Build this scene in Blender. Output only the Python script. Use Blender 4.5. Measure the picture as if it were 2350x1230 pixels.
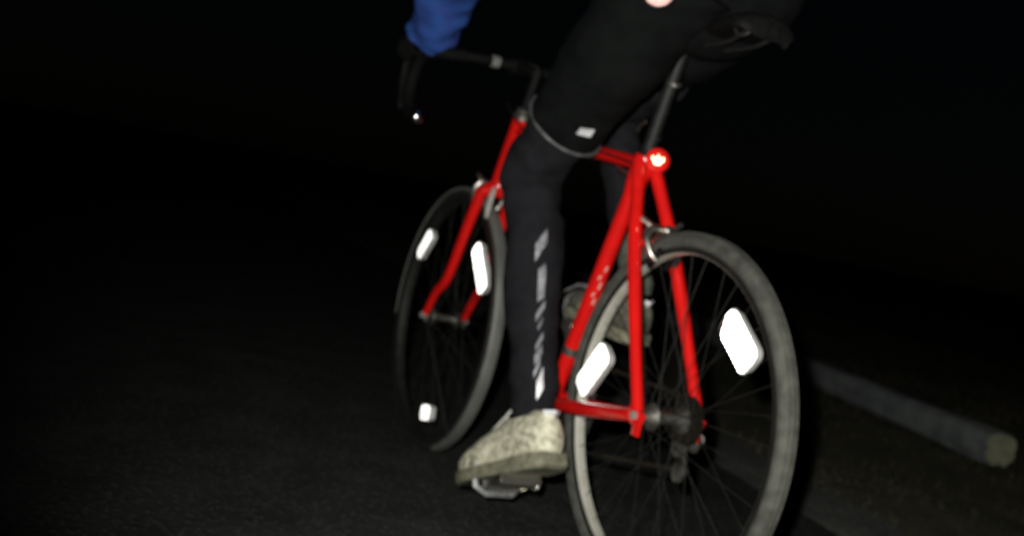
import bpy, bmesh, math, random
from mathutils import Vector, Matrix, noise
V = Vector
random.seed(7)
for o in list(bpy.data.objects):
    bpy.data.objects.remove(o, do_unlink=True)
scene = bpy.context.scene
COL = scene.collection

# ------------------------------------------------------------------ camera
# world = bicycle frame: +X travel direction, +Y its left, Z up, origin where the rear tyre touches the road
cam_d = bpy.data.cameras.new('camera')
cam = bpy.data.objects.new('camera', cam_d); COL.objects.link(cam)
CAM = V((-1.80178, 1.30069, 0.68583))
right = V((-0.441235, -0.877129, 0.189621)); up = V((0.139657, 0.141611, 0.980022)); fwd = V((0.886458, -0.458902, -0.060014))
cam.matrix_world = Matrix(((right.x, up.x, -fwd.x, CAM.x), (right.y, up.y, -fwd.y, CAM.y), (right.z, up.z, -fwd.z, CAM.z), (0, 0, 0, 1)))
cam_d.sensor_width = 36
cam_d.lens = 36 * 2815.64 / 2350
cam_d.clip_start = 0.05; cam_d.clip_end = 400
cam_d.dof.use_dof = True                       # the snapshot is out of focus: focused too near
cam_d.dof.focus_distance = 0.95
cam_d.dof.aperture_fstop = 7.0
scene.camera = cam

# ------------------------------------------------------------------ night sky, moonlight, flash
world = bpy.data.worlds.new('World'); scene.world = world; world.use_nodes = True
wn = world.node_tree.nodes; wl = world.node_tree.links; wn.clear()
sky = wn.new('ShaderNodeTexSky'); sky.sky_type = 'NISHITA'; sky.sun_disc = False
sky.sun_elevation = math.radians(28); sky.sun_rotation = math.radians(200)
bg = wn.new('ShaderNodeBackground'); bg.inputs['Strength'].default_value = 0.0002
out = wn.new('ShaderNodeOutputWorld')
wl.new(sky.outputs[0], bg.inputs[0]); wl.new(bg.outputs[0], out.inputs[0])
sun_d = bpy.data.lights.new('moonlight', 'SUN'); sun_d.energy = 0.002; sun_d.angle = math.radians(0.5); sun_d.color = (1, .97, .92)
sun = bpy.data.objects.new('moonlight', sun_d); COL.objects.link(sun)
sun.rotation_euler = (math.radians(62), 0, math.radians(-200))
fl_d = bpy.data.lights.new('camera_flash', 'SPOT')          # the camera's own flash, left of and above the lens
fl_d.energy = 225; fl_d.color = (1.0, .985, .93); fl_d.shadow_soft_size = 0.016
fl_d.spot_size = math.radians(68); fl_d.spot_blend = 1.0
fl = bpy.data.objects.new('camera_flash', fl_d); COL.objects.link(fl)
fl.location = CAM - right * 0.055 + up * 0.075
aim = CAM + fwd * 2.6 + right * 0.36 + up * 0.0
fl.rotation_euler = (aim - fl.location).to_track_quat('-Z', 'Y').to_euler()
scene.view_settings.view_transform = 'Standard'; scene.view_settings.look = 'None'
scene.view_settings.exposure = 0; scene.view_settings.gamma = 1; scene.view_settings.use_curve_mapping = False
scene.cycles.use_denoising = True
scene.cycles.max_bounces = 6

# ------------------------------------------------------------------ materials
def mat(name, col, rough=.5, metal=0, col2=None, scale=40, bump=0, bscale=None, coat=0, emit=None, estr=0, spec=.5, detail=4, thr=(.35, .65)):
    m = bpy.data.materials.new(name); m.use_nodes = True
    nt = m.node_tree; b = nt.nodes['Principled BSDF']
    b.inputs['Base Color'].default_value = (*col, 1); b.inputs['Roughness'].default_value = rough
    b.inputs['Metallic'].default_value = metal; b.inputs['Specular IOR Level'].default_value = spec
    b.inputs['Coat Weight'].default_value = coat; b.inputs['Coat Roughness'].default_value = .12
    tc = nt.nodes.new('ShaderNodeTexCoord')
    if col2:
        n = nt.nodes.new('ShaderNodeTexNoise'); n.inputs['Scale'].default_value = scale; n.inputs['Detail'].default_value = detail
        r = nt.nodes.new('ShaderNodeValToRGB')
        r.color_ramp.elements[0].position = thr[0]; r.color_ramp.elements[1].position = thr[1]
        r.color_ramp.elements[0].color = (*col, 1); r.color_ramp.elements[1].color = (*col2, 1)
        nt.links.new(tc.outputs['Object'], n.inputs['Vector']); nt.links.new(n.outputs['Fac'], r.inputs['Fac'])
        nt.links.new(r.outputs['Color'], b.inputs['Base Color'])
        mr = nt.nodes.new('ShaderNodeMapRange'); mr.inputs['To Min'].default_value = max(.03, rough - .08); mr.inputs['To Max'].default_value = min(1, rough + .08)
        nt.links.new(n.outputs['Fac'], mr.inputs['Value']); nt.links.new(mr.outputs[0], b.inputs['Roughness'])
    if bump:
        n2 = nt.nodes.new('ShaderNodeTexNoise'); n2.inputs['Scale'].default_value = bscale or scale * 3; n2.inputs['Detail'].default_value = 3
        bp = nt.nodes.new('ShaderNodeBump'); bp.inputs['Strength'].default_value = bump; bp.inputs['Distance'].default_value = .003
        nt.links.new(tc.outputs['Object'], n2.inputs['Vector']); nt.links.new(n2.outputs['Fac'], bp.inputs['Height']); nt.links.new(bp.outputs[0], b.inputs['Normal'])
    if emit:
        b.inputs['Emission Color'].default_value = (*emit, 1); b.inputs['Emission Strength'].default_value = estr
    return m
M = {}
M['red'] = mat('red_paint', (.85, .012, .009), .25, 0, (.72, .009, .008), 22, coat=.5, bump=.04, bscale=160)
M['rubber'] = mat('worn_rubber', (.006, .006, .0055), .85, 0, (.011, .011, .010), 60, bump=.3, bscale=300)
M['alloy'] = mat('dull_alloy', (.72, .71, .64), .36, 1, (.58, .56, .5), 50, bump=.06, bscale=300)
M['gum'] = mat('beige_sidewall', (.58, .56, .45), .7, 0, (.42, .40, .31), 30, bump=.2, bscale=260, spec=.2)
M['shadedshoe'] = mat('shaded_shoe_leather', (.19, .185, .14), .75, 0, (.08, .078, .06), 110, bump=.8, bscale=190, thr=(.40, .68))  # far shoe: same leather in a darker tone, shade put into the colour
M['greyrubber'] = mat('dusty_grey_rubber', (.062, .063, .053), .78, 0, (.105, .106, .092), 45, bump=.4, bscale=260, spec=.3)
M['glint_mark'] = mat('painted_glint', (.85, .55, .5), .4, 0, (.6, .3, .25), 200)
M['rim'] = mat('satin_rim_alloy', (.82, .81, .71), .45, .35, (.68, .67, .56), 35, bump=.05, bscale=200)
M['darkrim'] = mat('dark_rim', (.05, .05, .045), .6, .7, (.03, .03, .027), 35, bump=.1)  # dark tone of the front rim and of all brake tracks
M['guard'] = mat('dull_mudguard', (.20, .203, .185), .55, .2, (.14, .142, .128), 14, bump=.1, bscale=120)
M['steel'] = mat('spoke_steel', (.022, .022, .020), .6, .3)
M['oldalloy'] = mat('grimy_alloy', (.22, .215, .19), .55, .8, (.08, .078, .066), 60, bump=.1)
M['darkalloy'] = mat('black_anodised_alloy', (.005, .005, .005), .65, 0, (.008, .008, .008), 60, spec=.2)
M['chrome'] = mat('polished_chrome', (.85, .85, .85), .16, 1, (.75, .75, .75), 50)
M['blackplastic'] = mat('black_plastic', (.006, .006, .0065), .6, 0, (.01, .01, .01), 60, spec=.2)
M['postblack'] = mat('scuffed_post', (.008, .0084, .008), .6, .1, (.014, .014, .013), 60)
M['vinyl'] = mat('saddle_vinyl', (.004, .004, .004), .7, 0, (.007, .007, .007), 80, bump=.2, bscale=400, spec=.15)
M['tape'] = mat('bar_tape', (.004, .004, .004), .8, 0, (.007, .007, .007), 90, bump=.2, spec=.15)
M['chain'] = mat('oily_chain', (.06, .052, .04), .5, .8, (.03, .026, .02), 200)
M['refl'] = mat('white_reflector', (.97, .97, .95), .34, 1)
M['reflhouse'] = mat('reflector_housing', (.75, .75, .72), .4)
M['tag'] = mat('reflective_print', (.97, .97, .98), .42, .2, (.8, .8, .83), 90)
M['dimtag'] = mat('worn_reflective_print', (.40, .40, .43), .5, .2, (.20, .20, .22), 140)
M['piping'] = mat('grey_piping', (.16, .165, .16), .55, .3, (.08, .08, .08), 60)
M['trouser'] = mat('dark_trouser_cloth', (.0115, .0115, .0140), .85, 0, (.0170, .0170, .0200), 26, bump=.25, bscale=500, spec=.15)
M['shorts'] = mat('dark_shorts_cloth', (.0040, .0050, .0048), .9, 0, (.0068, .0080, .0076), 22, bump=.3, bscale=420, spec=.1)
M['blue'] = mat('blue_jacket_cloth', (.035, .115, .42), .75, 0, (.045, .085, .36), 30, bump=.4, bscale=260, spec=.2)
M['sock'] = mat('grey_sock', (.13, .145, .115), .9, 0, (.08, .09, .07), 60, bump=.3, spec=.1)
M['glintalloy'] = mat('pale_glint_alloy', (.5, .5, .47), .4, .5, (.35, .35, .33), 60)  # flash glints on small metal parts, put into a pale base colour
M['glove'] = mat('black_glove', (.004, .004, .004), .85, 0, (.007, .007, .007), 60, spec=.1)
M['skin'] = mat('skin', (.45, .27, .19), .5, 0, (.40, .22, .15), 30)
M['hair'] = mat('dark_hair', (.02, .015, .012), .6, 0, (.04, .03, .02), 90)
M['shoe'] = mat('beige_shoe_leather', (.92, .89, .68), .6, 0, (.34, .33, .23), 75, bump=.8, bscale=190, thr=(.40, .68))
M['sole'] = mat('shoe_sole', (.30, .295, .20), .75, 0, (.16, .155, .105), 60, bump=.3)
M['lace'] = mat('shoe_lace', (.6, .6, .56), .8, 0, (.45, .45, .4), 90)
M['strap'] = mat('grey_strap', (.42, .43, .42), .5, .5, (.25, .25, .25), 90)
M['lampred'] = mat('red_lamp_lens', (.6, .01, .01), .2, 0, emit=(1, .03, .02), estr=.35)
M['lampcore'] = mat('lit_lamp_core', (1, .8, .5), .3, 0, emit=(1, .84, .45), estr=4.5)
M['badge'] = mat('lit_pink_lamp', (.9, .6, .55), .3, 0, (.7, .35, .32), 260, emit=(1, .55, .5), estr=.45)
M['log'] = mat('weathered_timber', (.21, .23, .225), .85, 0, (.12, .135, .135), 9, bump=.9, bscale=30)
M['logend'] = mat('sawn_timber', (.30, .31, .20), .85, 0, (.20, .21, .13), 30, bump=.6, bscale=90)
M['grass'] = mat('dry_grass', (.055, .056, .032), .9, 0, (.085, .076, .046), 2.5, spec=.1)
M['stone'] = mat('small_stones', (.07, .07, .065), .9, 0, (.03, .03, .028), 30)
M['tread'] = M['rubber']

def ground_mat(name, c1, c2, c3, s1, s2, bump, dist, rough):
    m = bpy.data.materials.new(name); m.use_nodes = True; nt = m.node_tree; b = nt.nodes['Principled BSDF']
    tc = nt.nodes.new('ShaderNodeTexCoord')
    def nz(s, d=6):
        n = nt.nodes.new('ShaderNodeTexNoise'); n.inputs['Scale'].default_value = s; n.inputs['Detail'].default_value = d
        nt.links.new(tc.outputs['Object'], n.inputs['Vector']); return n
    a, c = nz(s1, 8), nz(s2, 3)
    r = nt.nodes.new('ShaderNodeValToRGB'); r.color_ramp.elements[0].position = .35; r.color_ramp.elements[1].position = .68
    r.color_ramp.elements[0].color = (*c1, 1); r.color_ramp.elements[1].color = (*c2, 1)
    nt.links.new(a.outputs['Fac'], r.inputs['Fac'])
    v = nt.nodes.new('ShaderNodeTexVoronoi'); v.inputs['Scale'].default_value = s2
    nt.links.new(tc.outputs['Object'], v.inputs['Vector'])
    r2 = nt.nodes.new('ShaderNodeValToRGB'); r2.color_ramp.elements[0].position = .12; r2.color_ramp.elements[1].position = .42
    r2.color_ramp.elements[0].color = (1, 1, 1, 1); r2.color_ramp.elements[1].color = (0, 0, 0, 1)
    nt.links.new(v.outputs['Distance'], r2.inputs['Fac'])
    mx = nt.nodes.new('ShaderNodeMix'); mx.data_type = 'RGBA'; mx.inputs[7].default_value = (*c3, 1)
    mul = nt.nodes.new('ShaderNodeMath'); mul.operation = 'MULTIPLY'; mul.inputs[1].default_value = .8
    nt.links.new(r2.outputs['Color'], mul.inputs[0]); nt.links.new(mul.outputs[0], mx.inputs[0]); nt.links.new(r.outputs['Color'], mx.inputs[6])
    nt.links.new(mx.outputs[2], b.inputs['Base Color'])
    ad = nt.nodes.new('ShaderNodeMath'); ad.operation = 'ADD'
    nt.links.new(r2.outputs['Color'], ad.inputs[0]); nt.links.new(c.outputs['Fac'], ad.inputs[1])
    bp = nt.nodes.new('ShaderNodeBump'); bp.inputs['Strength'].default_value = bump; bp.inputs['Distance'].default_value = dist
    nt.links.new(ad.outputs[0], bp.inputs['Height']); nt.links.new(bp.outputs[0], b.inputs['Normal'])
    b.inputs['Roughness'].default_value = rough; b.inputs['Specular IOR Level'].default_value = .25
    return m
M['asphalt'] = ground_mat('dark_asphalt', (.030, .034, .030), (.057, .062, .055), (.10, .105, .095), 6, 50, 1.0, .006, .9)
M['edge'] = ground_mat('dusty_road_edge', (.075, .077, .07), (.13, .13, .12), (.17, .17, .155), 7, 60, 1.0, .006, .9)
M['soil'] = ground_mat('verge_soil', (.075, .075, .048), (.14, .132, .085), (.11, .10, .065), 5, 45, 1, .012, .95)

# ------------------------------------------------------------------ mesh builder
class MB:
    def __init__(s): s.v = []; s.f = []
    def add(s, vs, fs):
        k = len(s.v); s.v += [tuple(x) for x in vs]; s.f += [tuple(i + k for i in f) for f in fs]; return s
    def tube(s, pts, r, seg=12, closed=False, caps=True, flat=1.0, sidedir=None):
        """r: number or list; flat: aspect of the section across `sidedir`"""
        pts = [V(p) for p in pts]; n = len(pts)
        rs = r if isinstance(r, (list, tuple)) else [r] * n
        vs = []; pu = None
        for i, p in enumerate(pts):
            a = pts[(i - 1) % n] if (closed or i > 0) else p
            b = pts[(i + 1) % n] if (closed or i < n - 1) else p
            t = (b - a).normalized()
            if sidedir is not None: u = V(sidedir) - t * V(sidedir).dot(t)
            elif pu is None: u = t.orthogonal()
            else: u = pu - t * pu.dot(t)
            u.normalize(); pu = u; w = t.cross(u)
            for k in range(seg):
                an = 2 * math.pi * k / seg
                vs.append(p + u * (math.cos(an) * rs[i] * flat) + w * (math.sin(an) * rs[i]))
        fs = []
        for i in range(n if closed else n - 1):
            for k in range(seg):
                a = i * seg + k; b = i * seg + (k + 1) % seg; j = (i + 1) % n
                fs.append((a, b, j * seg + (k + 1) % seg, j * seg + k))
        if caps and not closed:
            fs.append(tuple(range(seg - 1, -1, -1))); fs.append(tuple((n - 1) * seg + k for k in range(seg)))
        return s.add(vs, fs)
    def lathe(s, prof, centre, axis, seg=48, closed=True):
        """prof: list of (radius, offset along axis)"""
        c = V(centre); a = V(axis).normalized(); u = a.orthogonal().normalized(); w = a.cross(u); m = len(prof)
        vs = [c + a * h + (u * math.cos(2 * math.pi * k / seg) + w * math.sin(2 * math.pi * k / seg)) * r for k in range(seg) for r, h in prof]
        fs = []
        for k in range(seg):
            j = (k + 1) % seg
            for i in range(m if closed else m - 1):
                q = (i + 1) % m
                fs.append((k * m + i, k * m + q, j * m + q, j * m + i))
        if not closed:
            fs.append(tuple(k * m for k in range(seg))); fs.append(tuple(k * m + m - 1 for k in range(seg - 1, -1, -1)))
        return s.add(vs, fs)
    def box(s, c, size, mtx=None, bev=0):
        bm = bmesh.new(); bmesh.ops.create_cube(bm, size=1)
        for v in bm.verts: v.co = V((v.co.x * size[0], v.co.y * size[1], v.co.z * size[2]))
        if bev: bmesh.ops.bevel(bm, geom=bm.edges[:], offset=bev, segments=2, affect='EDGES', profile=.6)
        mt = (mtx or Matrix.Identity(3)); bm.verts.ensure_lookup_table()
        for i, v in enumerate(bm.verts): v.index = i
        s.add([mt @ v.co + V(c) for v in bm.verts], [[v.index for v in f.verts] for f in bm.faces]); bm.free(); return s
    def build(s, name, m, parent=None, smooth=40):
        me = bpy.data.meshes.new(name); me.from_pydata(s.v, [], s.f); me.validate(); me.update()
        bm = bmesh.new(); bm.from_mesh(me); bmesh.ops.recalc_face_normals(bm, faces=bm.faces); bm.to_mesh(me); bm.free()
        return link(name, me, m, parent, smooth)
def link(name, me, m, parent=None, smooth=40):
    me.materials.append(m)
    o = bpy.data.objects.new(name, me); COL.objects.link(o)
    if parent: o.parent = parent; o.matrix_parent_inverse = Matrix.Identity(4)
    if smooth:
        me.polygons.foreach_set('use_smooth', [True] * len(me.polygons))
        me.set_sharp_from_angle(angle=math.radians(smooth))
    return o
def spline(pts, n=8):
    """Catmull-Rom through tuples of any length"""
    P = [pts[0]] + list(pts) + [pts[-1]]; outp = []
    for i in range(1, len(P) - 2):
        for k in range(n):
            t = k / n
            outp.append(tuple(.5 * (2 * b + (c - a) * t + (2 * a - 5 * b + 4 * c - d) * t * t + (-a + 3 * b - 3 * c + d) * t ** 3) for a, b, c, d in zip(P[i - 1], P[i], P[i + 1], P[i + 2])))
    outp.append(tuple(pts[-1])); return outp
def tag(o, label=None, cat=None, group=None, kind=None):
    for k, v in (('label', label), ('category', cat), ('group', group), ('kind', kind)):
        if v: o[k] = v
    return o
def empty(name, loc=(0, 0, 0)):
    o = bpy.data.objects.new(name, None); o.location = loc; o.empty_display_size = .1; COL.objects.link(o); return o
def sub(o, levels=1):
    md = o.modifiers.new('subdivision', 'SUBSURF'); md.levels = levels; md.render_levels = levels; return o

# ------------------------------------------------------------------ the setting
ROAD_DIR = V((1, -.19, 0)).normalized(); ROAD_SIDE = V((-ROAD_DIR.y, ROAD_DIR.x, 0))     # side points left
EDGE0 = V((.9, -1.285, 0))
def rp(a, b, z=0): q = EDGE0 + ROAD_DIR * a + ROAD_SIDE * b; return V((q.x, q.y, z))
g = MB(); N = 64
xs = [-150, -60, -20, -8] + [-6 + .5 * i for i in range(50)] + [22, 30, 60, 150]
ys = [-150, -60, -20, -12] + [-10 + .5 * i for i in range(22)] + [2, 4, 20, 60, 150]
vs = []
for x in xs:
    for y in ys:
        near = abs(x) < 25 and y < -.2 and y > -15
        z = -.027 + (.018 * noise.noise(V((x * .9, y * .9, 0))) if near else 0) + (-.0)
        q = rp(x, y); vs.append((q.x, q.y, z - .0))
fs = [(i * len(ys) + j, (i + 1) * len(ys) + j, (i + 1) * len(ys) + j + 1, i * len(ys) + j + 1) for i in range(len(xs) - 1) for j in range(len(ys) - 1)]
g.add(vs, fs); tag(g.build('ground', M['soil'], smooth=80), kind='structure')
r_ = MB(); vs = []; fs = []; n = 700
for i in range(n + 1):
    a = -12 + i * .06 if i < 600 else 24 + (i - 600) * 1.2
    w = .05 * noise.noise(V((a * .8, 3, 0))) + .018 * noise.noise(V((a * 6, 7, 0))) + .012 * noise.noise(V((a * 17, 1, 0)))
    for b, z in ((w - .05, -.05), (w, -.011), (w + .03, .003), (7.4, .003), (7.45, -.05)):
        q = rp(a, b); vs.append((q.x, q.y, z))
for i in range(n):
    for k in range(4): fs.append((i * 5 + k, (i + 1) * 5 + k, (i + 1) * 5 + k + 1, i * 5 + k + 1))
r_.add(vs, fs); tag(r_.build('road', M['asphalt'], smooth=30), kind='structure')

e_ = MB(); vs = []; fs = []
for i in range(420):
    a = -6 + i * .06
    w = .05 * noise.noise(V((a * .8, 3, 0))) + .018 * noise.noise(V((a * 6, 7, 0))) + .012 * noise.noise(V((a * 17, 1, 0)))
    w2 = .30 + .05 * noise.noise(V((a * 1.1, 9, 0))) + .03 * noise.noise(V((a * 5, 4, 0)))
    for b, z in ((w + .028, -.005), (w + .034, .0075), (w2 - .03, .0085), (w2, .0035)):
        q = rp(a, b); vs.append((q.x, q.y, z))
for i in range(419):
    for k in range(3): fs.append((i * 4 + k, (i + 1) * 4 + k, (i + 1) * 4 + k + 1, i * 4 + k + 1))
e_.add(vs, fs); tag(e_.build('road_edge_strip', M['edge'], smooth=30), kind='structure')

# grass and grit of the verge
gv = []; gf = []
def ground_z(a, b): return -.027 + .018 * noise.noise(V((a * .9, b * .9, 0)))
for i in range(30000):
    a = random.uniform(-1.5, 9) if i % 3 else random.uniform(0, 4); b = -random.random() ** 1.15 * 5.5 - .02
    dens = noise.noise(V((a * 1.6, b * 1.6, 5))) + .25
    if random.random() > dens + (.3 if b < -1.1 else .0): continue
    q = rp(a, b, ground_z(a, b) - .004); h = random.uniform(.012, .04) * (1.6 if b < -1.6 else 1); an = random.uniform(0, 6.28); w = random.uniform(.0015, .003)
    l = V((random.gauss(0, .5), random.gauss(0, .5), 0)) * h; d = V((math.cos(an), math.sin(an), 0)) * w
    k = len(gv); gv += [tuple(q - d), tuple(q + d), tuple(q + d * .6 + l * .45 + V((0, 0, h * .6))), tuple(q - d * .6 + l * .45 + V((0, 0, h * .6))), tuple(q + l * 1.3 + V((0, 0, h)))]
    gf += [(k, k + 1, k + 2, k + 3), (k + 3, k + 2, k + 4)]
mb = MB(); mb.v = gv; mb.f = gf
me = bpy.data.meshes.new('grass'); me.from_pydata(gv, [], gf); tag(link('grass', me, M['grass'], smooth=0), 'short dry grass growing on the dark verge beside the road', 'grass', kind='stuff')
sv = MB()
for i in range(1500):
    a = random.uniform(-2, 8); b = random.gauss(-.05, .09) if i % 4 else random.uniform(-2.5, 1.5); s_ = random.uniform(.003, .009) if b < .03 else random.uniform(.0015, .004)
    q = rp(a, b, (ground_z(a, b) if b < 0 else .003) + s_ * .3)
    ov = [(1, 0, 0), (-1, 0, 0), (0, 1, 0), (0, -1, 0), (0, 0, .8), (0, 0, -.8)]
    sv.add([q + V([c * s_ * random.uniform(.7, 1.3) for c in o_]) for o_ in ov], [(0, 2, 4), (2, 1, 4), (1, 3, 4), (3, 0, 4), (2, 0, 5), (1, 2, 5), (3, 1, 5), (0, 3, 5)])
me = bpy.data.meshes.new('gravel'); me.from_pydata(sv.v, [], sv.f); tag(link('gravel', me, M['stone'], smooth=0), 'loose grey grit scattered along the crumbling road edge', 'gravel', kind='stuff')

# long timber log along the verge
LOGR = .071
log_dir = V((1, -.255, 0)).normalized(); L0 = V((1.53, -2.70, 0)); LEN = 9.0
root = empty('timber_log', (L0.x, L0.y, -.02)); off = -root.location
tag(root, 'long grey squared timber log with a pale sawn end lying along the verge', 'log')
lm = MB(); pts = []; ls = log_dir.cross(V((0, 0, 1)))
vs = []; seg = 40; nl = 160
for i in range(nl + 1):
    t = LEN * i / nl
    c = L0 + log_dir * t + V((0, 0, LOGR - .012)) + ls * .02 * math.sin(t * .9)
    rr = LOGR * (1 + .04 * noise.noise(V((t * 2, 0, 3)))) * (.955 if i == 0 else 1)
    for k in range(seg):
        an = 2 * math.pi * k / seg; r2 = rr * (1 + .05 * noise.noise(V((t * .7, math.cos(an) * 2.2, math.sin(an) * 2.2))) + .02 * noise.noise(V((t * 3, math.cos(an) * 9, math.sin(an) * 9))))
        ca, sa = math.cos(an), math.sin(an); sq = (abs(ca) ** 3.2 + abs(sa) ** 3.2) ** (-1 / 3.2)
        crack = .010 * max(0, .12 - abs(noise.noise(V((t * .5, ca * 3, sa * 3 + 4))))) / .12
        vs.append(c + (ls * ca + V((0, 0, 1)) * sa) * (r2 * sq * .96 - crack) + off)
fs = [(i * seg + k, i * seg + (k + 1) % seg, (i + 1) * seg + (k + 1) % seg, (i + 1) * seg + k) for i in range(nl) for k in range(seg)]
lm.add(vs, fs); lm.build('trunk', M['log'], root)
em = MB(); ring = [V(vs[k]) for k in range(seg)]; cc = sum(ring, V((0, 0, 0))) / seg; ev = []; ef = []
for j, f_ in enumerate((1.0, .985, .82, .64, .46, .28, .1)):
    for k in range(seg):
        ev.append(cc + (ring[k] - cc) * f_ - log_dir * (.0 + (.006 if j else 0) + .0025 * noise.noise(ring[k] * 30 + V((j, 0, 0))) + (.002 if j % 2 else 0)))
for j in range(6):
    for k in range(seg): ef.append((j * seg + k, j * seg + (k + 1) % seg, (j + 1) * seg + (k + 1) % seg, (j + 1) * seg + k))
ef.append(tuple(6 * seg + k for k in range(seg))); em.add(ev, ef); em.build('sawn_end', M['logend'], root)['label'] = 'pale sawn end of the log'

# ------------------------------------------------------------------ bicycle
R = .34
AX = V((0, 0, R)); BB = V((.417, 0, .2737)); SC = V((.2426, 0, .7965)); HT = V((.8063, 0, .8598)); HB = V((.8594, 0, .6984)); FA = V((1.0328, -.0027, .34))
bike = empty('bicycle'); tag(bike, 'red racing bicycle with drop handlebars and white wheel reflectors ridden away on the dark road', 'bicycle')
st_dir = (SC - BB).normalized(); steer = (HT - HB).normalized()
# frame
f = MB(); f.tube([BB - st_dir * .0, SC + st_dir * .012], [.0165, .0165], 20)
f.lathe([(.0195, -.035), (.021, -.030), (.021, .030), (.0195, .035)], BB, (0, 1, 0), 24, closed=False)
f.tube([SC - st_dir * .075, SC - st_dir * .045, SC + st_dir * .002, SC + st_dir * .012], [.0168, .0215, .0235, .0200], 20)
frame = f.build('frame', M['red'], bike)
TT0 = SC + st_dir * -.008
TT1 = HT - steer * .030
MB().tube([TT0, TT1], .0142, 18).build('top_tube', M['red'], frame)
MB().tube([BB, HB + steer * .035], .0165, 18).build('down_tube', M['red'], frame)
MB().tube([HB, HB + steer * .006, HT - steer * .006, HT], [.0235, .0212, .0212, .0235], 20).build('head_tube', M['red'], frame)
for s in (1, -1):
    a = SC - st_dir * .006 + V((-.012, s * .017, 0)); b = V((.0, s * .066, .348))
    MB().tube(spline([tuple(a), tuple(a.lerp(b, .35) + V((0, s * .010, 0))), tuple(a.lerp(b, .75) + V((0, s * .006, 0))), tuple(b)], 6), [.0112 + .0022 * math.sin(min(1, i / 12) * math.pi) + (.003 * max(0, 1 - i / 3)) for i in range(19)], 14).build('seat_stay', M['red'], frame)
    a = BB + V((-.008, s * .026, 0)); b = V((.012, s * .066, .338))
    MB().tube(spline([tuple(a), tuple(a.lerp(b, .4) + V((0, s * .012, -.004))), tuple(a.lerp(b, .75) + V((0, s * .008, -.003))), tuple(b)], 6), [.0148 - .0024 * i / 18 for i in range(19)], 14).build('chain_stay', M['red'], frame)
    d = MB(); d.box((.004, s * .066, .338), (.05, .007, .034), Matrix.Rotation(-.35, 3, 'Y'), .003); d.box((-.006, s * .066, .318), (.022, .006, .028), None, .002)
    d.build('dropout', M['red'], frame)
MB().tube([(.150, -.040, .640), (.150, .040, .640)], .008, 12).build('brake_bridge', M['red'], frame)

def rodr(v, t): return Matrix.Rotation(t, 3, steer) @ v
STEER = -.0517
# fork
def fk(p): return rodr(V(p) - HB, STEER) + HB
f = MB(); crown = HB - steer * .022
f.tube([HB + steer * .002, HB - steer * .008], [.0195, .0185], 20)
f.tube([fk(crown + V((.0, -.040, -.004))), fk(crown + V((0, -.022, .006))), fk(crown + V((0, .022, .006))), fk(crown + V((0, .040, -.004)))], [.013, .018, .018, .013], 14)
fork = f.build('fork', M['red'], bike)
for s in (1, -1):
    a = crown + V((0, s * .038, .002)); end = V((1.0328, s * .0528, .345)); dwn = -steer
    pts = [a, a + dwn * .12 + V((0, s * .006, 0)), a + dwn * .24 + V((.004, s * .010, 0)), V((.990, s * .0528, .405)), end]
    MB().tube([fk(p) for p in spline([tuple(p) for p in pts], 6)], [.0168 - .006 * i / 24 for i in range(25)], 14, flat=.8, sidedir=(0, 1, 0)).build('fork_blade', M['red'], fork)
    MB().box(fk((1.034, s * .0528, .338)), (.024, .006, .026), None, .002).build('dropout', M['alloy'], fork)

for t_, w_ in ((.44, .014), (.475, .008), (.505, .016), (.545, .009), (.575, .012)):     # specular glints on the seat tube, painted as pale marks
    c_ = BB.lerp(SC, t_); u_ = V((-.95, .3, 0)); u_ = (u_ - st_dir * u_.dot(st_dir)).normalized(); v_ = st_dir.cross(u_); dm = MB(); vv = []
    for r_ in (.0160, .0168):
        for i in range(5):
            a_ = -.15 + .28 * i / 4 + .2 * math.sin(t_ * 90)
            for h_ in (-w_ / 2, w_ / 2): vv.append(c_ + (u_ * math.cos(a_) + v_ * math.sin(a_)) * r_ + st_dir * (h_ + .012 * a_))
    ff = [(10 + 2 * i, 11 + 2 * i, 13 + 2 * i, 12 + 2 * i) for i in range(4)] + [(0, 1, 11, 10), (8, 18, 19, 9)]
    dm.add(vv, ff).build('glint_mark', M['glint_mark'], frame)

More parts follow.
